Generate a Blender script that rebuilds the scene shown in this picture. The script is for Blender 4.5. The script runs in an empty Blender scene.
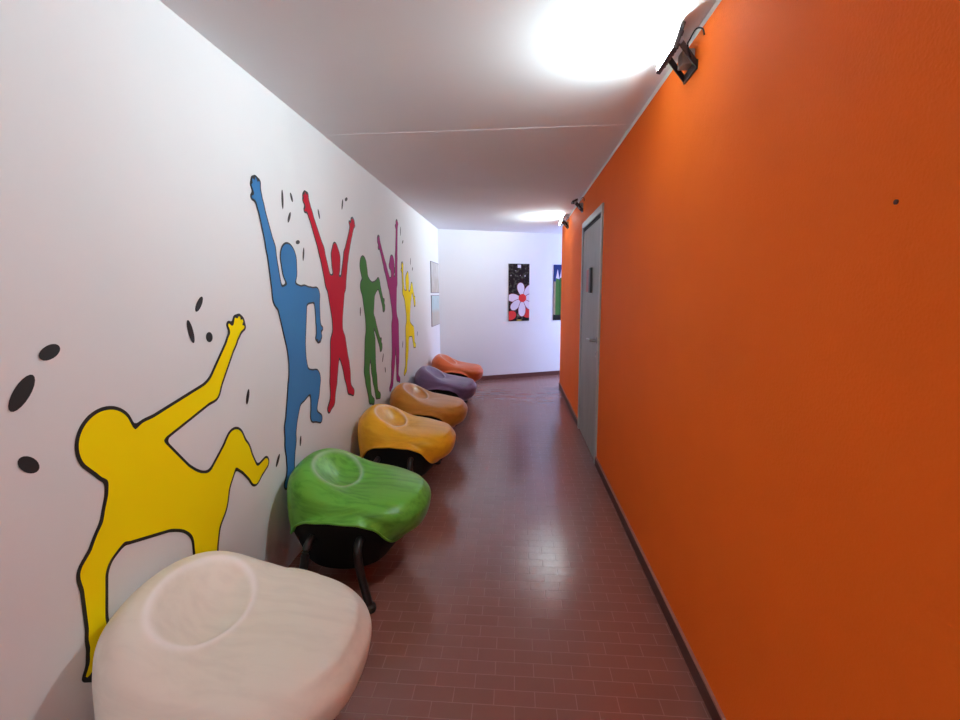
import bpy, bmesh, math, random
import numpy as np
from mathutils import Vector, Matrix
random.seed(7)
S = bpy.context.scene
COL = S.collection
PI = math.pi

# ------------------------------------------------------------------ helpers
def mat(name, color, rough=.6, spec=.5, coat=0, metal=0, emit=None, strength=0):
    m = bpy.data.materials.new(name); m.use_nodes = True
    b = m.node_tree.nodes['Principled BSDF']
    b.inputs['Base Color'].default_value = (*color, 1)
    b.inputs['Roughness'].default_value = rough
    b.inputs['Specular IOR Level'].default_value = spec
    b.inputs['Coat Weight'].default_value = coat
    b.inputs['Metallic'].default_value = metal
    if emit:
        b.inputs['Emission Color'].default_value = (*emit, 1)
        b.inputs['Emission Strength'].default_value = strength
    return m

class NT:
    """small wrapper for building node trees"""
    def __init__(self, m): self.t = m.node_tree; self.b = self.t.nodes['Principled BSDF']
    def n(self, kind, **kw):
        o = self.t.nodes.new(kind)
        for k, v in kw.items():
            if k.startswith('i_'): o.inputs[int(k[2:])].default_value = v
            else: setattr(o, k, v)
        return o
    def l(self, a, b): self.t.links.new(a, b)
    def math(self, op, a, b=None):
        o = self.n('ShaderNodeMath', operation=op)
        for i, v in enumerate((a, b)):
            if v is None: continue
            if isinstance(v, (int, float)): o.inputs[i].default_value = v
            else: self.l(v, o.inputs[i])
        return o.outputs[0]
    def mix(self, f, a, b):
        o = self.n('ShaderNodeMix', data_type='RGBA')
        for s, v in ((o.inputs[0], f), (o.inputs[6], a), (o.inputs[7], b)):
            if isinstance(v, (int, float)): s.default_value = v
            elif isinstance(v, tuple): s.default_value = (*v, 1)
            else: self.l(v, s)
        return o.outputs[2]
    def bump(self, h, strength, dist=.002):
        o = self.n('ShaderNodeBump'); o.inputs['Strength'].default_value = strength
        o.inputs['Distance'].default_value = dist
        self.l(h, o.inputs['Height']); return o

def plaster(name, color, var=.05, scale=260, bump=.25, rough=.85):
    m = mat(name, color, rough, .12); t = NT(m)
    co = t.n('ShaderNodeTexCoord').outputs['Object']
    n1 = t.n('ShaderNodeTexNoise'); n1.inputs['Scale'].default_value = 2.3; n1.inputs['Detail'].default_value = 5
    n2 = t.n('ShaderNodeTexNoise'); n2.inputs['Scale'].default_value = scale; n2.inputs['Detail'].default_value = 3
    n3 = t.n('ShaderNodeTexNoise'); n3.inputs['Scale'].default_value = 6; n3.inputs['Detail'].default_value = 4
    for n in (n1, n2, n3): t.l(co, n.inputs['Vector'])
    dark = tuple(c * (1 - var * 1.6) for c in color); lite = tuple(min(1, c * (1 + var)) for c in color)
    t.l(t.mix(n1.outputs['Fac'], dark, lite), t.b.inputs['Base Color'])
    b1 = t.bump(n3.outputs['Fac'], bump * .5, .006)
    b2 = t.bump(n2.outputs['Fac'], bump, .0015)
    t.l(b1.outputs['Normal'], b2.inputs['Normal'])
    t.l(b2.outputs['Normal'], t.b.inputs['Normal'])
    return m

def obj(name, verts, faces, m, parent=None, smooth=False, loc=(0, 0, 0), sharp=None):
    me = bpy.data.meshes.new(name)
    me.from_pydata([tuple(map(float, v)) for v in verts], [], [tuple(f) for f in faces])
    bm = bmesh.new(); bm.from_mesh(me); bmesh.ops.recalc_face_normals(bm, faces=bm.faces); bm.to_mesh(me); bm.free()
    if isinstance(m, (list, tuple)):
        for x in m: me.materials.append(x)
    else: me.materials.append(m)
    if smooth:
        for p in me.polygons: p.use_smooth = True
        if sharp: me.set_sharp_from_angle(angle=math.radians(sharp))
    o = bpy.data.objects.new(name, me); COL.objects.link(o); o.location = loc
    if parent: o.parent = parent
    return o

class MB:
    """collects shapes into one mesh"""
    def __init__(self): self.v = []; self.f = []; self.mi = []
    def add(self, vs, fs, mi=0):
        k = len(self.v); self.v += [tuple(v) for v in vs]
        self.f += [tuple(i + k for i in f) for f in fs]; self.mi += [mi] * len(fs); return self
    def box(self, x0, x1, y0, y1, z0, z1, mi=0):
        v = [(x, y, z) for x in (x0, x1) for y in (y0, y1) for z in (z0, z1)]
        return self.add(v, [(0, 1, 3, 2), (4, 6, 7, 5), (0, 4, 5, 1), (2, 3, 7, 6), (0, 2, 6, 4), (1, 5, 7, 3)], mi)
    def tube(self, pts, r, seg=12, mi=0, closed=False):
        pts = [Vector(p) for p in pts]; n = len(pts); rs = r if isinstance(r, (list, tuple)) else [r] * n
        rings = []; ref = Vector((.13, .31, .94))
        for i, p in enumerate(pts):
            if closed: d = pts[(i + 1) % n] - pts[i - 1]
            else: d = pts[min(i + 1, n - 1)] - pts[max(i - 1, 0)]
            d.normalize(); a = d.cross(ref)
            if a.length < .1: a = d.cross(Vector((1, 0, 0)))
            a.normalize(); b = d.cross(a); ref = b.cross(d) if False else ref
            rings.append([p + rs[i] * (math.cos(2 * PI * k / seg) * a + math.sin(2 * PI * k / seg) * b) for k in range(seg)])
        v = [q for R in rings for q in R]; f = []
        for i in range(n if closed else n - 1):
            j = (i + 1) % n
            for k in range(seg):
                f.append((i * seg + k, i * seg + (k + 1) % seg, j * seg + (k + 1) % seg, j * seg + k))
        if not closed:
            f.append(tuple(range(seg))); f.append(tuple((n - 1) * seg + k for k in range(seg)))
        return self.add(v, f, mi)
    def lathe(self, prof, seg=24, c=(0, 0, 0), mi=0):
        v = []; f = []; n = len(prof)
        for r, z in prof:
            for k in range(seg):
                a = 2 * PI * k / seg; v.append((c[0] + r * math.cos(a), c[1] + r * math.sin(a), c[2] + z))
        for i in range(n - 1):
            for k in range(seg):
                f.append((i * seg + k, i * seg + (k + 1) % seg, (i + 1) * seg + (k + 1) % seg, (i + 1) * seg + k))
        f.append(tuple(range(seg))); f.append(tuple((n - 1) * seg + k for k in range(seg)))
        return self.add(v, f, mi)
    def prism(self, poly, axis, a, b, mi=0):
        """poly: 2-D points; extruded along axis from a to b"""
        n = len(poly)
        def P(p, t):
            return {0: (t, p[0], p[1]), 1: (p[0], t, p[1]), 2: (p[0], p[1], t)}[axis]
        v = [P(p, a) for p in poly] + [P(p, b) for p in poly]
        f = [tuple(range(n)), tuple(range(n, 2 * n))] + [(i, (i + 1) % n, n + (i + 1) % n, n + i) for i in range(n)]
        return self.add(v, f, mi)
    def build(self, name, m, parent=None, smooth=False, bevel=0, sharp=35, loc=(0, 0, 0), seg=2):
        o = obj(name, self.v, self.f, m, parent, smooth, loc, sharp if smooth else None)
        for p, i in zip(o.data.polygons, self.mi): p.material_index = i
        if bevel:
            md = o.modifiers.new('bevel', 'BEVEL'); md.width = bevel; md.segments = seg; md.limit_method = 'ANGLE'
        return o

def cr3(pts, n):
    P = [Vector(p) for p in pts]; P = [P[0]] + P + [P[-1]]; out = []
    for i in range(1, len(P) - 2):
        p0, p1, p2, p3 = P[i - 1:i + 3]
        for k in range(n):
            f = k / n
            out.append(p1 + .5 * f * (p2 - p0 + f * (2 * p0 - 5 * p1 + 4 * p2 - p3 + f * (3 * (p1 - p2) + p3 - p0))))
    out.append(P[-1]); return out
def empty(name, loc=(0, 0, 0), rot=(0, 0, 0)):
    o = bpy.data.objects.new(name, None); COL.objects.link(o); o.location = loc; o.rotation_euler = rot
    o.empty_display_size = .1; return o
def tag(o, label, cat, group=None):
    o['label'] = label; o['category'] = cat
    if group: o['group'] = group
    return o
def struct(o, label=None, cat=None):
    o['kind'] = 'structure'
    if label: o['label'] = label
    if cat: o['category'] = cat
    return o

# ------------------------------------------------------------------ dimensions (metres)
H = 2.42                       # ceiling height
WL, WR = -1.2044, .6784        # left wall, orange wall
YN = -4.0                      # closed end of the corridor behind the viewer
YE = 7.0                       # free end of the orange wall
YL, SL = 7.1637, .4466         # the back wall runs at a slant
XE = 3.4                       # side passage beyond the orange wall
def bw(x): return YL + SL * (x - WL)
D0, D1, DZ = 3.725, 4.81, 2.12 # door opening incl. frame

# ------------------------------------------------------------------ materials
M = {}
M['white_wall'] = plaster('white wall paint', (.74, .75, .77), .02, 320, .12)
M['ceiling'] = plaster('ceiling paint', (.79, .805, .83), .02, 200, .10)
M['orange'] = plaster('orange wall paint', (.94, .165, .013), .05, 150, .9, .72)
M['trim_white'] = mat('white trim paint', (.82, .81, .79), .6)
M['skirting'] = mat('dark brown glazed skirting', (.115, .042, .034), .7, .2)
M['skirt_edge'] = mat('skirting edge', (.45, .20, .15), .7, .2)
M['black_metal'] = mat('black coated metal', (.012, .012, .013), .38)
M['black'] = mat('matt black plastic', (.0035, .0035, .004), .7, .25)
M['rubber'] = mat('black rubber', (.01, .01, .01), .6)
M['lamp_body'] = mat('dark bronze lamp metal', (.035, .022, .022), .4, metal=.3)
M['lamp_glass'] = mat('lamp diffuser', (.9, .95, 1), .3, emit=(.78, .96, 1), strength=430)
M['steel'] = mat('brushed steel', (.40, .39, .38), .3, metal=1)
M['mural_black'] = mat('black wall paint', (.012, .012, .014), .55)
for n, c in dict(yellow=(.96, .77, .001), blue=(.055, .20, .44), red=(.52, .018, .04), green=(.075, .23, .055), magenta=(.40, .035, .20)).items():
    M['mural_' + n] = mat(n + ' wall paint', c, .75, .1)

def floor_mat():
    m = mat('brown clay floor tiles', (.13, .05, .04), .4, 1.0); t = NT(m)
    co = t.n('ShaderNodeTexCoord').outputs['Object']
    W, R_ = .146, .064
    br = t.n('ShaderNodeTexBrick', offset=.5, offset_frequency=2, squash=1, squash_frequency=2)
    br.inputs['Scale'].default_value = 1; br.inputs['Mortar Size'].default_value = .0018
    br.inputs['Mortar Smooth'].default_value = .3
    br.inputs['Brick Width'].default_value = W; br.inputs['Row Height'].default_value = R_
    t.l(co, br.inputs['Vector'])
    s = t.n('ShaderNodeSeparateXYZ'); t.l(co, s.inputs[0])
    row = t.math('FLOOR', t.math('DIVIDE', s.outputs[1], R_))
    par = t.math('FLOORED_MODULO', row, 2.0)
    off = t.math('MULTIPLY', t.math('SUBTRACT', 1.0, par), W * .5)
    colm = t.math('FLOOR', t.math('DIVIDE', t.math('ADD', s.outputs[0], off), W))
    cb = t.n('ShaderNodeCombineXYZ'); t.l(colm, cb.inputs[0]); t.l(row, cb.inputs[1])
    wn = t.n('ShaderNodeTexWhiteNoise', noise_dimensions='2D'); t.l(cb.outputs[0], wn.inputs['Vector'])
    nz = t.n('ShaderNodeTexNoise'); nz.inputs['Scale'].default_value = 3.2; nz.inputs['Detail'].default_value = 6
    t.l(co, nz.inputs['Vector'])
    fine = t.n('ShaderNodeTexNoise'); fine.inputs['Scale'].default_value = 90; fine.inputs['Detail'].default_value = 4
    t.l(co, fine.inputs['Vector'])
    tile = t.mix(wn.outputs['Value'], (.260, .104, .080), (.280, .116, .090))
    tile = t.mix(t.math('MULTIPLY', nz.outputs['Fac'], .55), tile, (.240, .108, .088))
    colr = t.mix(br.outputs['Fac'], tile, (.36, .19, .155))
    t.l(colr, t.b.inputs['Base Color'])
    # a worn, shinier path runs down the middle of the corridor
    px = t.math('DIVIDE', t.math('SUBTRACT', s.outputs[0], .15), .30)
    path = t.math('POWER', 2.718, t.math('MULTIPLY', t.math('MULTIPLY', px, px), -1.0))
    ro = t.math('ADD', .200, t.math('MULTIPLY', nz.outputs['Fac'], .05))
    ro = t.math('ADD', ro, t.math('MULTIPLY', wn.outputs['Value'], .015))
    ro = t.math('SUBTRACT', ro, t.math('MULTIPLY', path, .02))
    t.l(ro, t.b.inputs['Roughness'])
    # each tile lies at a slightly different tilt
    geo = t.n('ShaderNodeNewGeometry')
    sub = t.n('ShaderNodeVectorMath', operation='SUBTRACT'); t.l(wn.outputs['Color'], sub.inputs[0]); sub.inputs[1].default_value = (.5, .5, .5)
    sc = t.n('ShaderNodeVectorMath', operation='MULTIPLY'); t.l(sub.outputs[0], sc.inputs[0]); sc.inputs[1].default_value = (.015, .015, 0)
    ad = t.n('ShaderNodeVectorMath', operation='ADD'); t.l(geo.outputs['Normal'], ad.inputs[0]); t.l(sc.outputs[0], ad.inputs[1])
    nm = t.n('ShaderNodeVectorMath', operation='NORMALIZE'); t.l(ad.outputs[0], nm.inputs[0])
    hgt = t.math('SUBTRACT', t.math('MULTIPLY', fine.outputs['Fac'], .25), br.outputs['Fac'])
    b = t.bump(hgt, .5, .002); t.l(nm.outputs[0], b.inputs['Normal'])
    t.l(b.outputs['Normal'], t.b.inputs['Normal'])
    return m
M['floor'] = floor_mat()

def seat_mat(name, base, dark, rough=.34, band=.5, glint=None):
    """moulded plastic: fine flowing lines, pale highlight painted along the ridge around the dimple"""
    m = mat(name, base, rough, .28); t = NT(m)
    co = t.n('ShaderNodeTexCoord').outputs['Object']
    big = t.n('ShaderNodeTexNoise'); big.inputs['Scale'].default_value = 4.5; big.inputs['Detail'].default_value = 2; t.l(co, big.inputs['Vector'])
    warp = t.n('ShaderNodeVectorMath', operation='MULTIPLY_ADD'); t.l(big.outputs['Color'], warp.inputs[0])
    warp.inputs[1].default_value = (0, .10, .10); t.l(co, warp.inputs[2])
    mp = t.n('ShaderNodeMapping'); mp.inputs['Scale'].default_value = (1.6, 30, 34); t.l(warp.outputs[0], mp.inputs['Vector'])
    nz = t.n('ShaderNodeTexNoise'); nz.inputs['Scale'].default_value = 1; nz.inputs['Detail'].default_value = 4; t.l(mp.outputs[0], nz.inputs['Vector'])
    rp = t.n('ShaderNodeValToRGB'); rp.color_ramp.elements[0].position = .42; rp.color_ramp.elements[1].position = .68; t.l(nz.outputs['Fac'], rp.inputs[0])
    col = t.mix(t.math('MULTIPLY', rp.outputs[0], band), base, dark)
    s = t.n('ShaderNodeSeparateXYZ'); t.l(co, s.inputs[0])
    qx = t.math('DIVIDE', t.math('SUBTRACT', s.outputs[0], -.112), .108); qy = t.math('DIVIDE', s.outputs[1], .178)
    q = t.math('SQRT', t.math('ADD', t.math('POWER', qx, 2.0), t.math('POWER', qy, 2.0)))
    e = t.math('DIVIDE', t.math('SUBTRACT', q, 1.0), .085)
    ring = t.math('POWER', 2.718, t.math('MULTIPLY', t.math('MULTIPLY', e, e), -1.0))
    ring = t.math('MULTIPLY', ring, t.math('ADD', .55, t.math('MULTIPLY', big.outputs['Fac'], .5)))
    pale = glint or tuple(c * .45 + .5 * (c * .3 + .7 * max(base)) + .10 for c in base)  # colour of the painted highlight on the dimple ridge
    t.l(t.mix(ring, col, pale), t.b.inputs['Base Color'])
    b = t.bump(nz.outputs['Fac'], .10, .001); t.l(b.outputs['Normal'], t.b.inputs['Normal'])
    return m

# ------------------------------------------------------------------ the setting
def plan(z0, z1):  # floor / ceiling outline, slab between z0 and z1
    y0, y1 = YN - .1, None
    poly = [(WL - .1, y0), (XE + .1, y0), (XE + .1, bw(XE) + .15), (WL - .1, bw(WL - .1) + .15)]
    return poly
mb = MB().prism(plan(0, 0), 2, -.08, 0)
struct(mb.build('floor', M['floor']), 'brown clay tile floor of the corridor', 'floor')

# ceiling: the plasterboard joint shows as a very small step
mb = MB()
YC = 2.942
mb.prism([(WL - .1, YN - .1), (XE + .1, YN - .1), (XE + .1, YC), (WL - .1, YC)], 2, H, H + .1)
mb.prism([(WL - .1, YC), (XE + .1, YC), (XE + .1, bw(XE) + .15), (WL - .1, bw(WL - .1) + .15)], 2, H - .001, H + .1)
struct(mb.build('ceiling', M['ceiling']), 'low white plaster ceiling with a faint joint', 'ceiling')

struct(MB().box(WL - .1, WL, YN - .1, YL + .1, 0, H).build('wall_left', M['white_wall']), 'white wall with the painted figures', 'wall')
# slanted back wall
d = Vector((1, SL)).normalized(); nrm = Vector((-d.y, d.x))
a = Vector((WL - .12, bw(WL - .12))); b = Vector((XE + .1, bw(XE + .1)))
struct(MB().prism([a, b, b + nrm * .1, a + nrm * .1], 2, 0, H).build('wall_back', M['white_wall']), 'slanted white wall closing the corridor', 'wall')
# orange wall with its door opening
WT = .13
mb = MB()
mb.box(WR, WR + WT, YN - .1, D0, 0, H - .03)
mb.box(WR, WR + WT, D1, YE, 0, H - .03)
mb.box(WR, WR + WT, D0, D1, DZ, H - .03)
struct(mb.build('wall_right', M['orange']), 'rough plastered orange wall', 'wall')
struct(MB().box(WR + .004, WR + WT, YN - .1, YE, H - .03, H + .01).build('trim_1', M['trim_white']), 'thin white strip between orange wall and ceiling', 'trim')
GX0, GX1, GZ = -1.0, .50, 2.15                                    # unseen entrance, added behind the viewer to let in fill light
struct(MB().box(WL - .1, GX0, YN - .1, YN, 0, H).box(GX1, WR + WT, YN - .1, YN, 0, H).box(GX0, GX1, YN - .1, YN, GZ, H).build('wall_near', M['white_wall']))
fr = MB()
for x in (GX0, (GX0 + GX1) / 2 - .03, GX1 - .06): fr.box(x, x + .06, YN - .08, YN - .02, 0, GZ)
fr.box(GX0, GX1, YN - .08, YN - .02, GZ - .06, GZ).box(GX0, GX1, YN - .08, YN - .02, 0, .10)
struct(fr.build('added_entrance', M['trim_white']))
# side passage beyond the orange wall
struct(MB().box(WR + WT, XE, YE - .12, YE, 0, H).build('wall_side', M['white_wall']))
mb = MB()
yA, yB, zA, zB = YE + .35, bw(XE) - .5, .85, 2.0
mb.box(XE, XE + .1, YE - .12, yA, 0, H).box(XE, XE + .1, yB, bw(XE) + .1, 0, H)
mb.box(XE, XE + .1, yA, yB, 0, zA).box(XE, XE + .1, yA, yB, zB, H)
struct(mb.build('wall_end', M['white_wall']))
fr = MB()
fr.box(XE + .02, XE + .07, yA, yA + .05, zA, zB).box(XE + .02, XE + .07, yB - .05, yB, zA, zB)
fr.box(XE + .02, XE + .07, yA + .05, yB - .05, zA, zA + .05).box(XE + .02, XE + .07, yA + .05, yB - .05, zB - .05, zB)
ym = (yA + yB) / 2; fr.box(XE + .02, XE + .07, ym - .03, ym + .03, zA + .05, zB - .05)
struct(fr.build('window_1', M['trim_white']))

# skirtings
def skirting_right(y0, y1, name):
    o = MB().box(WR - .012, WR, y0, y1, 0, .062).box(WR - .011, WR, y0, y1, .0625, .072, 1).build(name, [M['skirting'], M['skirt_edge']])
    return struct(o, None, None)
struct(skirting_right(YN, D0, 'baseboard_right'), 'brown skirting under the near orange wall', 'baseboard')
struct(skirting_right(D1, YE, 'baseboard_right_far'), 'brown skirting beyond the grey door', 'baseboard')
a = Vector((WL, bw(WL))); b = Vector((XE, bw(XE)))
struct(MB().prism([a, b, b - nrm * .012, a - nrm * .012], 2, 0, .07).build('baseboard_back', M['skirting']), 'dark skirting along the slanted white wall', 'baseboard')

# ------------------------------------------------------------------ door
def door_mat():
    m = mat('grey veneer', (.33, .31, .27), .5); t = NT(m)
    co = t.n('ShaderNodeTexCoord').outputs['Object']
    nz = t.n('ShaderNodeTexNoise'); nz.inputs['Scale'].default_value = 1; nz.inputs['Detail'].default_value = 5
    mp = t.n('ShaderNodeMapping'); mp.inputs['Scale'].default_value = (8, 8, 2.2)
    t.l(co, mp.inputs['Vector']); t.l(mp.outputs[0], nz.inputs['Vector'])
    t.l(t.mix(nz.outputs['Fac'], (.20, .195, .17), (.40, .385, .34)), t.b.inputs['Base Color'])
    return m
M['door'] = door_mat()
M['door_frame'] = mat('grey door frame', (.40, .38, .34), .45)
dr = empty('door_1', (WR, (D0 + D1) / 2, 0)); struct(dr, 'grey veneer door in the orange wall', 'door')
hw = (D1 - D0) / 2; J = .06
mb = MB()
mb.box(-.014, .11, -hw, -hw + J, 0, DZ).box(-.014, .11, hw - J, hw, 0, DZ).box(-.014, .11, -hw + J, hw - J, DZ - J, DZ)
mb.build('door_frame', M['door_frame'], dr, bevel=.003)
MB().box(-.004, .04, -hw + J + .002, hw - J - .002, .008, DZ - J - .034).build('door_leaf', M['door'], dr, bevel=.002)
MB().box(-.002, .03, -hw + J, hw - J, DZ - J - .034, DZ - J).box(.015, .03, -hw + J, hw - J, 0, .008).build('shade_strip', M['black'], dr)  # solid black strips stand in for the shade above and below the leaf
hy = -hw + J + .075
mb = MB()
mb.tube([(-.004, hy, 1.035), (-.012, hy, 1.035)], .026, 20)
mb.tube([(-.012, hy, 1.035), (-.05, hy, 1.035), (-.058, hy + .012, 1.035), (-.058, hy + .16, 1.033)], [.010, .010, .0105, .008], 12)
mb.build('door_handle', M['steel'], dr, smooth=True)
mb = MB().tube([(-.004, hy, .92), (-.011, hy, .92)], .026, 20); ro = mb.build('keyhole_rose', M['steel'], dr, smooth=True)
MB().box(-.0122, -.0100, hy - .004, hy + .004, .908, .932).build('keyhole', M['black'], ro)
# small sign fixed on the door
sg = tag(empty('door_sign', (WR - .0045, 4.28, 1.54)), 'small red sign with a black edge on the grey door', 'sign')
M['sign_red'] = mat('red sign', (.42, .045, .04), .5); M['sign_dark'] = mat('dark sign edge', (.02, .012, .012), .5)
MB().box(-.012, -.001, -.045, .15, -.10, .10).build('sign_panel', M['sign_red'], sg, bevel=.002)
MB().box(-.022, -.001, -.125, -.046, -.11, .11).build('sign_edge', M['sign_dark'], sg, bevel=.002)

# ------------------------------------------------------------------ floodlights
def floodlight(loc, label, lit=True, size=(.205, .095), tilt=73, group='wall floodlights'):
    """origin on the wall surface; the face looks up and away from the wall"""
    t = tag(empty('floodlight', loc), label, 'lamp', group)
    L, W = size[0] / 2, size[1] / 2
    px, pz = -.086, .106 if lit else .02
    a = math.radians(tilt)
    R_ = Matrix.Translation((px, 0, pz)) @ Matrix.Rotation(-a, 4, 'Y')
    def put(mb):
        mb.v = [tuple(R_ @ Vector(v)) for v in mb.v]; return mb
    # housing: shallow tray with cooling fins under it
    mb = MB().box(-W, W, -L, L, -.010, .008)
    for k in range(7):
        y = -L * .7 + k * L * 1.4 / 6; mb.box(-W * .7, W * .7, y - .003, y + .003, -.018, -.010)
    h = put(mb).build('housing', M['lamp_body'], t, bevel=.003)
    g = put(MB().box(-W + .012, W - .012, -L + .012, L - .012, .0085, .013))
    g.build('diffuser', M['lamp_glass'] if lit else mat('unlit lamp glass', (.5, .5, .5), .3), t)
    # U bracket: two arms from the housing ends to a cross bar on the wall
    c = R_ @ Vector((0, 0, -.012))
    for s in (-1, 1):
        mb = MB().tube([(c.x, s * (L * .62 - .012), c.z), (c.x, s * (L * .62 + .012), c.z)], .013, 14)
        y = s * L * .62
        arm = MB().prism([(c.x - .012, c.z + .004), (c.x + .012, c.z + .008), (-.004, c.z - .070), (-.004, c.z - .098)], 1, y - .003, y + .003)
        ao = arm.build('bracket_arm', M['lamp_body'], t)
        mb.build('pivot_knob', M['steel'], ao, smooth=True)
    MB().box(-.008, -.0005, -L * .62 - .003, L * .62 + .003, c.z - .1, c.z - .066).build('wall_plate', M['lamp_body'], t, bevel=.001)
    MB().box(-.045, -.0005, -.03, .03, c.z - .064, c.z - .01).build('junction_box', mat('grey box', (.3, .27, .25), .5), t, bevel=.004)
    pts = [(-.02, -.03, c.z - .03), (-.03, -.07, c.z - .06), (-.045, -.075, c.z - .02), (-.03, -.05, c.z + .01), (-.02, -.08, c.z + .03), (-.004, -.10, c.z + .02), (-.004, -.12, c.z - .01)]
    MB().tube(cr3(pts, 6), .0026, 8).build('cable', M['black'], t, smooth=True)
    return t
floodlight((WR, 1.975, 2.258), 'lit floodlight on bracket high on the near orange wall')
floodlight((WR, 6.2, 2.255), 'lit floodlight at the far end of the orange wall')
floodlight((WR, -2.3, 2.265), 'lit floodlight high on the orange wall behind the viewer')
floodlight((WR, 4.895, 2.335), 'small unlit lamp above the grey door', False, (.10, .06), 25, None)

nl = MB().tube([(WR - .0002, .902, 1.588), (WR - .003, .902, 1.588)], .0045, 12).build('wall_nail', mat('rusty nail', (.06, .008, .004), .6))
tag(nl, 'tiny dark nail head alone in the bare orange wall', 'nail')

# ------------------------------------------------------------------ pod seats
NA = 160
def ring_table(angs, vals, blur):
    """values by angle (0 = aisle, 180 = wall), mirrored, sampled on NA directions and smoothed"""
    a = np.degrees(np.arange(NA) * 2 * PI / NA); a = np.minimum(a, 360 - a)
    v = np.interp(a, angs, vals)
    for _ in range(blur): v = (np.roll(v, 1) + 2 * v + np.roll(v, -1)) / 4
    return v
AG = [0, 20, 35, 46, 55, 70, 90, 110, 125, 136, 150, 165, 180]
def T_(*v): return ring_table(AG, v, 18)
R_EDGE = T_(.372, .380, .378, .362, .340, .300, .284, .308, .336, .350, .357, .352, .346)
Z_EDGE = T_(.350, .348, .355, .372, .395, .422, .433, .443, .450, .452, .455, .458, .458)
R_MID  = T_(.45, .45, .45, .45, .45, .45, .45, .42, .38, .35, .32, .30, .30)
Z_MID  = T_(.450, .449, .449, .450, .453, .457, .463, .475, .484, .489, .492, .492, .492)
R_SHO  = T_(.83, .83, .81, .78, .77, .75, .74, .74, .73, .72, .70, .69, .68)
Z_SHO  = T_(.433, .431, .431, .432, .438, .451, .464, .503, .542, .566, .582, .591, .594)
R_LOW  = T_(.345, .350, .352, .352, .342, .310, .298, .324, .345, .358, .356, .352, .348)
Z_LOW  = T_(.262, .265, .280, .315, .362, .404, .418, .404, .378, .350, .345, .345, .345)
AR = [0, 30, 44, 52.8, 58.7, 74, 95.4, 115.8, 129.5, 136, 142, 150, 180]
R_RIM  = ring_table(AR, [.260, .285, .318, .340, .345, .347, .350, .355, .355, .362, .352, .345, .335], 2)
Z_RIM  = ring_table(AR, [.215, .220, .240, .285, .339, .382, .398, .382, .339, .285, .265, .255, .250], 2)
Z_C = .452
DISH = (-.112, 0.0, .108, .178)
def cr(pts, n):
    out = []
    P = [pts[0]] + pts + [pts[-1]]
    for i in range(1, len(P) - 2):
        p0, p1, p2, p3 = P[i - 1], P[i], P[i + 1], P[i + 2]
        for k in range(n):
            f = k / n
            out.append(tuple(p1[j] + .5 * f * (p2[j] - p0[j] + f * (2 * p0[j] - 5 * p1[j] + 4 * p2[j] - p3[j] + f * (3 * (p1[j] - p2[j]) + p3[j] - p0[j]))) for j in range(2)))
    out.append(pts[-1]); return out
def shell_profile(k):
    g = lambda v: v[k]
    re = g(R_EDGE)
    pts = [(0, Z_C), (g(R_MID) * re, g(Z_MID)), (g(R_SHO) * re, g(Z_SHO)), (.935 * re, .585 * g(Z_SHO) + .415 * g(Z_EDGE)), (re, g(Z_EDGE)), (g(R_LOW), g(Z_LOW)), (g(R_RIM), g(Z_RIM))]
    return cr(pts, 12)
def make_shell():
    v = [(0, 0, Z_C)]; f = []; prof = [shell_profile(k) for k in range(NA)]
    nr = len(prof[0]) - 1
    for i in range(1, nr + 1):
        for k in range(NA):
            r, z = prof[k][i]; a = 2 * PI * k / NA
            v.append((r * math.cos(a), r * math.sin(a), z))
    out = []
    for i, (x, y, z) in enumerate(v):
        ring = (i - 1) // NA if i else -1
        if ring < 32:
            q = math.hypot((x - DISH[0]) / DISH[2], (y - DISH[1]) / DISH[3])
            dz = 0
            if q < 1: dz -= .020 * (1 - q * q)
            dz += .006 * math.exp(-((q - 1.0) / .10) ** 2)
            z += dz
        out.append((x, y, z))
    v = out
    for k in range(NA): f.append((0, 1 + k, 1 + (k + 1) % NA))
    for i in range(nr - 1):
        for k in range(NA):
            f.append((1 + i * NA + k, 1 + i * NA + (k + 1) % NA, 1 + (i + 1) * NA + (k + 1) % NA, 1 + (i + 1) * NA + k))
    # turned-in edge of the lip
    base = len(v); last = 1 + (nr - 1) * NA
    for k in range(NA):
        x, y, z = v[last + k]; v.append((x * .95, y * .95, z + .002))
    for k in range(NA): f.append((last + k, last + (k + 1) % NA, base + (k + 1) % NA, base + k))
    return v, f
SV, SF = make_shell()
BEAD0 = len(SV) - 2 * NA
def make_body():
    """black core closing the shell: flat ends in the two arches and a flat belly"""
    rows = []
    for k in range(NA):
        a = 2 * PI * k / NA
        r, z = R_RIM[k], Z_RIM[k]
        rows.append((r * .965 * math.cos(a), r * .965 * math.sin(a), z + .004, a))
    v = [(x, y, z) for x, y, z, a in rows]
    v2 = [(x * .80, y * .93, .15) for x, y, z, a in rows]
    v3 = [(x * .62, y * .80, .12) for x, y, z, a in rows]
    vs = v + v2 + v3; f = []
    for i in (0, 1):
        for k in range(NA): f.append((i * NA + k, i * NA + (k + 1) % NA, (i + 1) * NA + (k + 1) % NA, (i + 1) * NA + k))
    f.append(tuple(2 * NA + k for k in range(NA)))
    return vs, f
BV, BF = make_body()
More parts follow.
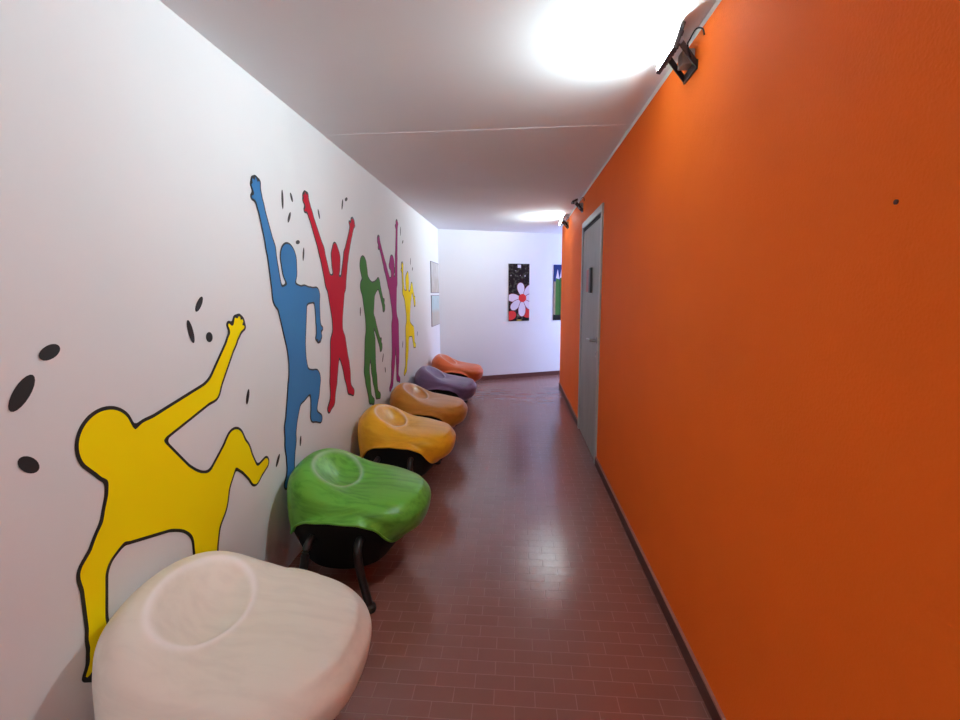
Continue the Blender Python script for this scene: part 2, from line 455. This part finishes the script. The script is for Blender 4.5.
def make_seat(label, shell_m):
    t = tag(empty('pod_seat'), label, 'seat', 'pod seats along the white wall')
    sh = obj('seat_shell', SV, SF, shell_m, t, True)
    bd = MB().tube([SV[BEAD0 + k] for k in range(NA)], .0055, 8, closed=True).build('rim_bead', shell_m, t, smooth=True)
    obj('core', BV, BF, M['black'], t, True, sharp=40)
    for sy in (-1, 1):
        for sx in (-1, 1):
            x = sx * .115 - .012
            pts = [(x, sy * .25, .285), (x, sy * .315, .298), (x + sx * .006, sy * .362, .270), (x + sx * .020, sy * .378, .18), (x + sx * .060, sy * .392, .02)]
            lg = MB().tube(cr3(pts, 6), .019, 14).build('leg', M['black_metal'], t, smooth=True)
            MB().lathe([(.018, .0), (.028, .002), (.031, .012), (.029, .026), (.018, .034)], 20, (x + sx * .060, sy * .392, 0)).build('glide', M['rubber'], lg, smooth=True)
    return t, sh
def copy_tree(o, parent=None):
    c = o.copy(); COL.objects.link(c)
    if parent: c.parent = parent
    for ch in list(o.children): copy_tree(ch, c)
    return c
SX = -.825
seats = [
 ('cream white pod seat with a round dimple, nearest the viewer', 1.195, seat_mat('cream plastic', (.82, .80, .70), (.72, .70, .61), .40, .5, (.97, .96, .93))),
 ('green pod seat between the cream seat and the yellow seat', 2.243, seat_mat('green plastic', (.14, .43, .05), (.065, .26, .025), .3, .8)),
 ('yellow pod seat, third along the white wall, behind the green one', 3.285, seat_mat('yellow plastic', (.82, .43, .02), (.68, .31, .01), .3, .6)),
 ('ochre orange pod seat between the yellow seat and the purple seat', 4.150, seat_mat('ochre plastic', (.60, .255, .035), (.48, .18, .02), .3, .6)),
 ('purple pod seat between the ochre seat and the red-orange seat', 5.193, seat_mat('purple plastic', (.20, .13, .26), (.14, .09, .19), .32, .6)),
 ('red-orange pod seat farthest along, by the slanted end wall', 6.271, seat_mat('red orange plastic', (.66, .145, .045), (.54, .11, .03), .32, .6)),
]
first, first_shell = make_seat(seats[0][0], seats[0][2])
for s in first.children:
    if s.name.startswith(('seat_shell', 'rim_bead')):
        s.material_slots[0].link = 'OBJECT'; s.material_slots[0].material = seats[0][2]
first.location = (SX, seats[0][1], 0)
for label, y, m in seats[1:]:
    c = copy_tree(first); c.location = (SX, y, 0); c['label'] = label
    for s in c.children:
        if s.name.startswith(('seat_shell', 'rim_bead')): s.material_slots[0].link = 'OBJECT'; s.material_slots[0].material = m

# ------------------------------------------------------------------ painted dancers on the left wall
def sdf(P, caps, k=.022):
    d = None
    for (a, ra, b, rb) in caps:
        a = np.array(a); b = np.array(b); ab = b - a; L = max(ab @ ab, 1e-9)
        t = np.clip(((P - a) @ ab) / L, 0, 1)
        e = np.linalg.norm(P - (a + t[..., None] * ab), axis=-1) - (ra + t * (rb - ra))
        if d is None: d = e
        else:
            h = np.clip(.5 + .5 * (d - e) / k, 0, 1); d = d * (1 - h) + e * h - k * h * (1 - h)
    return d
def contour(caps, offset, x, step=.008, k=.022):
    pts = np.array([p for c in caps for p in (c[0], c[2])]); lo = pts.min(0) - .25; hi = pts.max(0) + .25
    ys = np.arange(lo[0], hi[0], step); zs = np.arange(lo[1], hi[1], step)
    P = np.stack(np.meshgrid(ys, zs, indexing='ij'), -1); d = sdf(P, caps, k) - offset
    vid = {}; v = []; f = []
    def vert(key, y, z):
        if key not in vid: vid[key] = len(v); v.append((x, y, z))
        return vid[key]
    ins = d < 0
    act = ins[:-1, :-1] | ins[1:, :-1] | ins[1:, 1:] | ins[:-1, 1:]
    for i, j in np.argwhere(act):
        c = [(i, j), (i + 1, j), (i + 1, j + 1), (i, j + 1)]; poly = []
        for q in range(4):
            A, B = c[q], c[(q + 1) % 4]
            if ins[A]: poly.append(vert(A, ys[A[0]], zs[A[1]]))
            if ins[A] != ins[B]:
                lo_, hi_ = min(A, B), max(A, B); t = d[lo_] / (d[lo_] - d[hi_])
                poly.append(vert((lo_, hi_), ys[lo_[0]] + t * (ys[hi_[0]] - ys[lo_[0]]), zs[lo_[1]] + t * (zs[hi_[1]] - zs[lo_[1]])))
        if len(poly) > 2: f.append(tuple(poly))
    return v, f
def chain(*pr):
    return [(pr[i][0], pr[i][1], pr[i + 1][0], pr[i + 1][1]) for i in range(len(pr) - 1)]
def hand(p, ang, s=1):
    """open hand: palm and five fingers"""
    c = []; p = np.array(p); u = np.array([math.cos(ang), math.sin(ang)])
    c.append((tuple(p), .026 * s, tuple(p + u * .05 * s), .032 * s))
    for o, l, r in ((-.42, .115, .0095), (-.14, .128, .010), (.12, .125, .010), (.38, .105, .009), (1.05, .075, .011)):
        w = np.array([math.cos(ang + o), math.sin(ang + o)])
        c.append((tuple(p + u * .035 * s + w * .02 * s), r * s, tuple(p + u * .02 * s + w * l * s), r * .8 * s))
    return c
def body(head, chest, hip, arms, legs, hair=None, hs=1.0, bulk=1.0):
    """natural silhouette: oval head, neck, ribcage, waist, pelvis, tapering limbs"""
    head, chest, hip = map(np.array, (head, chest, hip))
    up = (chest - hip) / np.linalg.norm(chest - hip); side = np.array([up[1], -up[0]])
    hd = (head - chest) / np.linalg.norm(head - chest)
    c = [(tuple(head - hd * .02), .066 * hs, tuple(head + hd * .03), .072 * hs)]
    neck = chest + up * .115
    c += chain((tuple(head - hd * .05), .036), (tuple(neck), .042), (tuple(chest), .06))
    sl, sr = chest + up * .085 - side * .125 * bulk, chest + up * .085 + side * .125 * bulk
    c += chain((tuple(sl), .044), (tuple(neck - up * .035), .05), (tuple(sr), .044))
    waist = chest * .42 + hip * .58
    c += chain((tuple(chest + up * .03 - side * .045), .092 * bulk), (tuple(waist), .074 * bulk), (tuple(hip), .098 * bulk))
    c += chain((tuple(chest + up * .03 + side * .045), .092 * bulk), (tuple(waist), .074 * bulk))
    for s, (elb, hnd) in zip((sl, sr), arms):
        c += chain((tuple(s), .046), (elb, .036), (hnd, .024))
        ang = math.atan2(hnd[1] - elb[1], hnd[0] - elb[0]); c += hand(hnd, ang, .8)
    for sgn, (kn, an, toe) in zip((-1, 1), legs):
        h = hip + side * sgn * .05 - up * .02
        c += chain((tuple(h), .082), (kn, .056), (tuple((.65 * np.array(kn) + .35 * np.array(an))), .052), (an, .031)); c += chain((an, .031), (toe, .022))
    if hair: c += hair
    return c
def dab(y, z, l, a, r):
    """one loose brush dab"""
    n = 20; poly = []
    for k in range(n):
        t = 2 * PI * k / n; u, w = math.cos(t) * l, math.sin(t) * r
        poly.append((y + u * math.cos(a) - w * math.sin(a), z + u * math.sin(a) + w * math.cos(a)))
    return [(WL + .0016, p[0], p[1]) for p in poly]
def dancer(label, caps, m, w, marks):
    lo = min(min(c[0][1], c[2][1]) for c in caps); cy = caps[0][0][0]
    t = tag(empty('painted_dancer', (WL, cy, lo)), label, 'wall painting', 'painted dancers on the white wall')
    inv = Vector((-WL, -cy, -lo))
    v, f = contour(caps, w, WL + .0014); o = obj('dark_outline', [Vector(p) + inv for p in v], f, M['mural_black'], t)
    v, f = contour(caps, 0, WL + .0026); obj('colour_fill', [Vector(p) + inv for p in v], f, m, t)
    for mk in marks:
        v = dab(*mk); obj('accent_dab', [Vector(p) + inv for p in v], [tuple(range(len(v)))], M['mural_black'], t)
    return t
R0 = math.radians
# yellow: low side-lean on one hand, other arm flung up, one leg kicked out
c1 = body((1.225, .985), (1.335, .80), (1.60, .62), [((1.115, .66), (1.10, .47)), ((1.69, 1.06), (1.84, 1.24))],
          [((1.56, .40), (1.60, .22), (1.68, .20)), ((1.80, .80), (1.93, .60), (2.02, .63))], bulk=1.25, hs=1.25)
dancer('large yellow painted dancer leaning on one hand above the cream seat', c1, M['mural_yellow'], .011,
       [(1.00, 1.20, .05, .9, .020), (1.08, 1.29, .03, .4, .018), (.99, 1.02, .03, 2.3, .018), (1.60, 1.30, .045, 1.8, .014), (1.66, 1.40, .035, .9, .013), (1.70, 1.27, .02, 0, .02), (1.92, .98, .035, 1.2, .011), (1.62, .47, .03, .6, .011)])
# blue: one arm straight up, other arm bent, high knee
c2 = body((2.385, 1.585), (2.40, 1.34), (2.415, .95), [((2.21, 1.66), (2.145, 1.85)), ((2.70, 1.43), (2.70, 1.27))],
          [((2.28, .73), (2.25, .49), (2.20, .445)), ((2.62, .92), (2.56, .72), (2.65, .675))],
          bulk=1.2, hs=1.15)
dancer('blue painted dancer with one arm straight up and a raised knee', c2, M['mural_blue'], .010,
       [(2.36, 1.92, .05, 1.5, .011), (2.42, 1.84, .035, 1.0, .011), (2.46, 1.95, .025, 2.0, .012), (2.56, 1.66, .04, 1.3, .010), (2.50, 1.72, .025, .2, .011), (2.13, .60, .035, .9, .011), (2.38, .62, .03, 1.3, .010)])
# red: both arms spread upwards, legs apart
c3 = body((3.03, 1.645), (3.01, 1.42), (3.00, 1.12), [((2.81, 1.70), (2.68, 1.90)), ((3.22, 1.70), (3.34, 1.88))],
          [((2.90, .93), (2.85, .74), (2.79, .70)), ((3.12, .93), (3.16, .755), (3.23, .715))],
          hair=[((3.03, 1.70), .06, (3.03, 1.735), .035)])
dancer('red painted dancer with both arms spread up, beside the blue dancer', c3, M['mural_red'], .010,
       [(3.20, 2.05, .04, 1.2, .012), (3.28, 2.10, .03, .4, .012), (2.80, 1.92, .03, 1.9, .011)])
# green: twisting, one arm out, knees bent
c4 = body((3.60, 1.62), (3.69, 1.40), (3.68, 1.06), [((3.80, 1.20), (3.92, 1.04)), ((3.97, 1.53), (4.06, 1.39))],
          [((3.56, .82), (3.62, .57), (3.70, .53)), ((3.74, .80), (3.80, .57), (3.88, .54))],
          bulk=1.15, hs=1.1)
dancer('green painted dancer twisting with bent knees, between red and magenta dancers', c4, M['mural_green'], .010,
       [(3.47, 1.30, .035, 1.4, .012), (4.02, .86, .045, 1.0, .013), (4.08, .74, .03, 1.9, .013)])
# magenta: tall stretch, arms up
c5 = body((4.45, 1.70), (4.45, 1.46), (4.48, 1.14), [((4.20, 1.68), (4.08, 1.83)), ((4.61, 1.80), (4.66, 2.05))],
          [((4.39, .85), (4.29, .57), (4.22, .53)), ((4.54, .85), (4.50, .59), (4.58, .55))],
          hair=[((4.42, 1.74), .05, (4.36, 1.70), .025)])
dancer('magenta painted dancer stretching both arms to the ceiling', c5, M['mural_magenta'], .010,
       [(4.82, 2.08, .05, 1.4, .013), (4.90, 1.98, .03, .6, .013), (4.76, .90, .04, 1.2, .013)])
# small yellow: arms bent, one leg kicked back
c6 = body((5.05, 1.545), (5.05, 1.33), (5.04, 1.06), [((4.86, 1.46), (4.85, 1.64)), ((5.27, 1.52), (5.35, 1.40))],
          [((4.95, .83), (4.87, .62), (4.80, .58)), ((5.26, 1.00), (5.30, .84), (5.37, .82))],
          hair=[((5.05, 1.60), .05, (5.08, 1.645), .03)])
dancer('small yellow painted dancer, last of the row toward the end wall', c6, M['mural_yellow'], .010,
       [(5.24, 1.80, .045, 1.3, .013), (5.33, 1.72, .03, .7, .013), (5.50, .95, .03, 1.3, .012)])

# ------------------------------------------------------------------ posters on the back wall
M['print_dark'] = mat('dark leafy print', (.02, .014, .012), .7, .1)
def dark_print():
    m = M['print_dark']; t = NT(m); co = t.n('ShaderNodeTexCoord').outputs['Object']
    nz = t.n('ShaderNodeTexNoise'); nz.inputs['Scale'].default_value = 22; nz.inputs['Detail'].default_value = 3; t.l(co, nz.inputs['Vector'])
    rp = t.n('ShaderNodeValToRGB'); rp.color_ramp.elements[0].position = .52; rp.color_ramp.elements[0].color = (.012, .006, .007, 1)
    rp.color_ramp.elements[1].position = .78; rp.color_ramp.elements[1].color = (.12, .12, .09, 1)
    t.l(nz.outputs['Fac'], rp.inputs[0]); t.l(rp.outputs[0], t.b.inputs['Base Color'])
dark_print()
for n, c in dict(p_white=(.66, .60, .74), p_red=(.62, .04, .04), p_maroon=(.16, .015, .025), p_green=(.030, .10, .022), p_leaf=(.055, .15, .035), p_sky=(.02, .035, .14), p_tan=(.30, .22, .15), p_black=(.012, .012, .012), p_yel=(.5, .4, .08)).items():
    M[n] = mat('print ' + n[2:], c, .7, .1)
ANG = math.atan(SL)
PW, PH = .375, .945
def poster(x_left, zc, label, group='tall posters on the end wall'):
    cx = x_left + PW / 2 * math.cos(ANG)
    p = empty('poster', (cx, bw(cx), zc), (0, 0, ANG)); tag(p, label, 'poster', group); return p
def clip_poly(poly, x0, x1, z0, z1):
    for ax, lim, sgn in ((0, x0, 1), (0, x1, -1), (1, z0, 1), (1, z1, -1)):
        out = []
        for i in range(len(poly)):
            A, B = poly[i], poly[(i + 1) % len(poly)]
            ia, ib = sgn * (A[ax] - lim) >= 0, sgn * (B[ax] - lim) >= 0
            if ia: out.append(A)
            if ia != ib:
                t = (lim - A[ax]) / (B[ax] - A[ax]); out.append((A[0] + t * (B[0] - A[0]), A[1] + t * (B[1] - A[1])))
        poly = out
        if not poly: return poly
    return poly
def ell(cx, cz, a, b, rot, n=28, egg=0):
    o = []
    for k in range(n):
        t = 2 * PI * k / n; u = a * math.cos(t); w = b * math.sin(t) * (1 + egg * math.cos(t))
        o.append((cx + u * math.cos(rot) - w * math.sin(rot), cz + u * math.sin(rot) + w * math.cos(rot)))
    return o
class Print:
    def __init__(self, w, h): self.m = MB(); self.mats = []; self.k = 0; self.w = w / 2; self.h = h / 2
    def add(self, poly, m):
        poly = clip_poly(poly, -self.w, self.w, -self.h, self.h)
        if len(poly) < 3: return
        if m not in self.mats: self.mats.append(m)
        self.k += 1; y = -.0125 - .00012 * self.k
        self.m.add([(p[0], y, p[1]) for p in poly], [tuple(range(len(poly)))], self.mats.index(m))
    def build(self, name, parent): return self.m.build(name, self.mats, parent)
p1 = poster(-.122, 1.44, 'tall poster of a white daisy with a red centre on dark ground')
MB().box(-PW / 2, PW / 2, -.012, 0, -PH / 2, PH / 2).build('board', M['print_dark'], p1)
pr = Print(PW, PH)
def PX(u, v): return (-PW / 2 + u * PW, PH / 2 - v * PH)      # fractions of the board, from its upper left
fx, fz = PX(.66, .595)
pr.add(ell(*PX(.10, .90), .10, .075, .3), M['p_red']); pr.add(ell(*PX(.92, .86), .09, .08, .3), M['p_red'])
for a, l in ((100, .21), (48, .23), (178, .22), (222, .23), (268, .26), (318, .22), (2, .21)):
    a = R0(a); L = l * .5
    for grow, mm in ((1.16, M['p_maroon']), (1.0, M['p_white'])):
        pr.add(ell(fx + math.cos(a) * (.045 + L), fz + math.sin(a) * (.045 + L), L * (1 + (grow - 1) * .6), .062 * grow, a, egg=.25), mm)
pr.add(ell(fx, fz, .07, .068, 0), M['p_red'])
pr.add([PX(.42, .015), PX(.58, .015), PX(.58, .07), PX(.42, .07)], M['p_white'])
for u, v, r in ((.78, .21, .012), (.10, .20, .007), (.55, .20, .006), (.33, .12, .006)): pr.add(ell(*PX(u, v), r, r * .8, 0, 12), M['p_white'])
pr.add(ell(*PX(.5, .985), .05, .012, 0, 16), M['p_yel'])
pr.build('print', p1)
p2 = poster(.640, 1.435, 'tall poster of green planks with a white tip, partly behind the orange wall')
MB().box(-PW / 2, PW / 2, -.012, 0, -PH / 2, PH / 2).build('board', M['p_sky'], p2)
pr = Print(PW, PH)
pr.add([PX(0, .3), PX(.3, .3), PX(.3, .95), PX(0, .95)], M['p_tan'])
for k in range(5):
    u = .10 + k * .19
    pr.add([PX(u, .30), PX(u + .095, .13), PX(u + .19, .30), PX(u + .19, .94), PX(u, .94)], M['p_green'] if k % 2 else M['p_leaf'])
    pr.add([PX(u, .26), PX(u + .095, .08), PX(u + .19, .26), PX(u + .17, .22), PX(u + .02, .24)], M['p_white'])
pr.add([PX(0, .90), PX(1, .90), PX(1, 1), PX(0, 1)], M['p_black'])
pr.build('print', p2)

# ------------------------------------------------------------------ pictures on the left wall near the corner
def pic_mat(name, top, low, streak):
    m = mat(name, top, .55); t = NT(m)
    co = t.n('ShaderNodeTexCoord').outputs['Generated']; s = t.n('ShaderNodeSeparateXYZ'); t.l(co, s.inputs[0])
    rp = t.n('ShaderNodeValToRGB'); rp.color_ramp.elements[0].position = .42; rp.color_ramp.elements[0].color = (*low, 1)
    rp.color_ramp.elements[1].position = .58; rp.color_ramp.elements[1].color = (*top, 1); t.l(s.outputs[2], rp.inputs[0])
    nz = t.n('ShaderNodeTexNoise'); nz.inputs['Scale'].default_value = 1; nz.inputs['Detail'].default_value = 3
    mp = t.n('ShaderNodeMapping'); mp.inputs['Scale'].default_value = (1, 9, 2); t.l(co, mp.inputs['Vector']); t.l(mp.outputs[0], nz.inputs['Vector'])
    r2 = t.n('ShaderNodeValToRGB'); r2.color_ramp.elements[0].position = .48; r2.color_ramp.elements[1].position = .66; t.l(nz.outputs['Fac'], r2.inputs[0])
    t.l(t.mix(r2.outputs[0], rp.outputs[0], streak), t.b.inputs['Base Color']); return m
for z0, z1, m, lab in ((1.444, 1.89, pic_mat('pale beige picture', (.46, .43, .40), (.40, .36, .30), (.62, .60, .58)), 'pale beige picture, upper of the two by the corner'),
                       (.962, 1.412, pic_mat('teal and beige picture', (.40, .52, .54), (.46, .40, .33), (.36, .42, .38)), 'teal and beige picture, lower of the two by the corner')):
    p = tag(empty('picture', (WL, 6.79, (z0 + z1) / 2)), lab, 'picture', 'pair of pictures by the corner'); h = (z1 - z0) / 2
    MB().box(0, .010, -.33, .33, -h, h).build('backing_board', mat('picture edge', (.22, .2, .21), .6), p)
    MB().box(.0102, .0125, -.318, .318, -h + .01, h - .01).build('print', m, p)

# ------------------------------------------------------------------ daylight through the side window, camera, view
ld = bpy.data.lights.new('daylight', 'AREA'); ld.shape = 'RECTANGLE'; ld.size = yB - yA; ld.size_y = zB - zA; ld.energy = 85; ld.color = (.50, .60, 1)
lo = bpy.data.objects.new('daylight', ld); COL.objects.link(lo); lo.location = (XE + .16, (yA + yB) / 2, (zA + zB) / 2); lo.rotation_euler = (0, R0(90), 0)
l2 = bpy.data.lights.new('entrance_fill', 'AREA'); l2.shape = 'RECTANGLE'; l2.size = GX1 - GX0; l2.size_y = GZ - .1; l2.energy = 20; l2.color = (.80, .93, 1)  # added fill light that brightens the lower corridor from behind
o2 = bpy.data.objects.new('entrance_fill', l2); COL.objects.link(o2); o2.location = ((GX0 + GX1) / 2, YN - .16, GZ / 2 + .05); o2.rotation_euler = (R0(90), 0, 0)
w = bpy.data.worlds.new('world'); S.world = w; w.use_nodes = True
w.node_tree.nodes['Background'].inputs[0].default_value = (.5, .6, .8, 1); w.node_tree.nodes['Background'].inputs[1].default_value = .3

cam = bpy.data.cameras.new('camera'); co = bpy.data.objects.new('camera', cam); COL.objects.link(co); S.camera = co
cam.sensor_fit = 'HORIZONTAL'; cam.sensor_width = 36; cam.lens = 36 * 455.59 / 960; cam.clip_start = .05
yaw, pitch, roll = .0789, .1451, -.0078
fw = Vector((-math.sin(yaw) * math.cos(pitch), math.cos(yaw) * math.cos(pitch), -math.sin(pitch)))
rt = Vector((math.cos(yaw), math.sin(yaw), 0)); up = rt.cross(fw)
r2 = math.cos(roll) * rt + math.sin(roll) * up; u2 = -math.sin(roll) * rt + math.cos(roll) * up
mw = Matrix.Identity(4)
for i in range(3): mw[i][0] = r2[i]; mw[i][1] = u2[i]; mw[i][2] = -fw[i]
mw.translation = (0, 0, 1.432); co.matrix_world = mw

S.view_settings.view_transform = 'Standard'; S.view_settings.look = 'None'; S.view_settings.gamma = 1; S.view_settings.exposure = .87
S.view_settings.use_curve_mapping = False
S.render.engine = 'CYCLES'
S.cycles.use_denoising = True
S.cycles.denoising_prefilter = 'ACCURATE'
S.cycles.max_bounces = 14; S.cycles.diffuse_bounces = 10
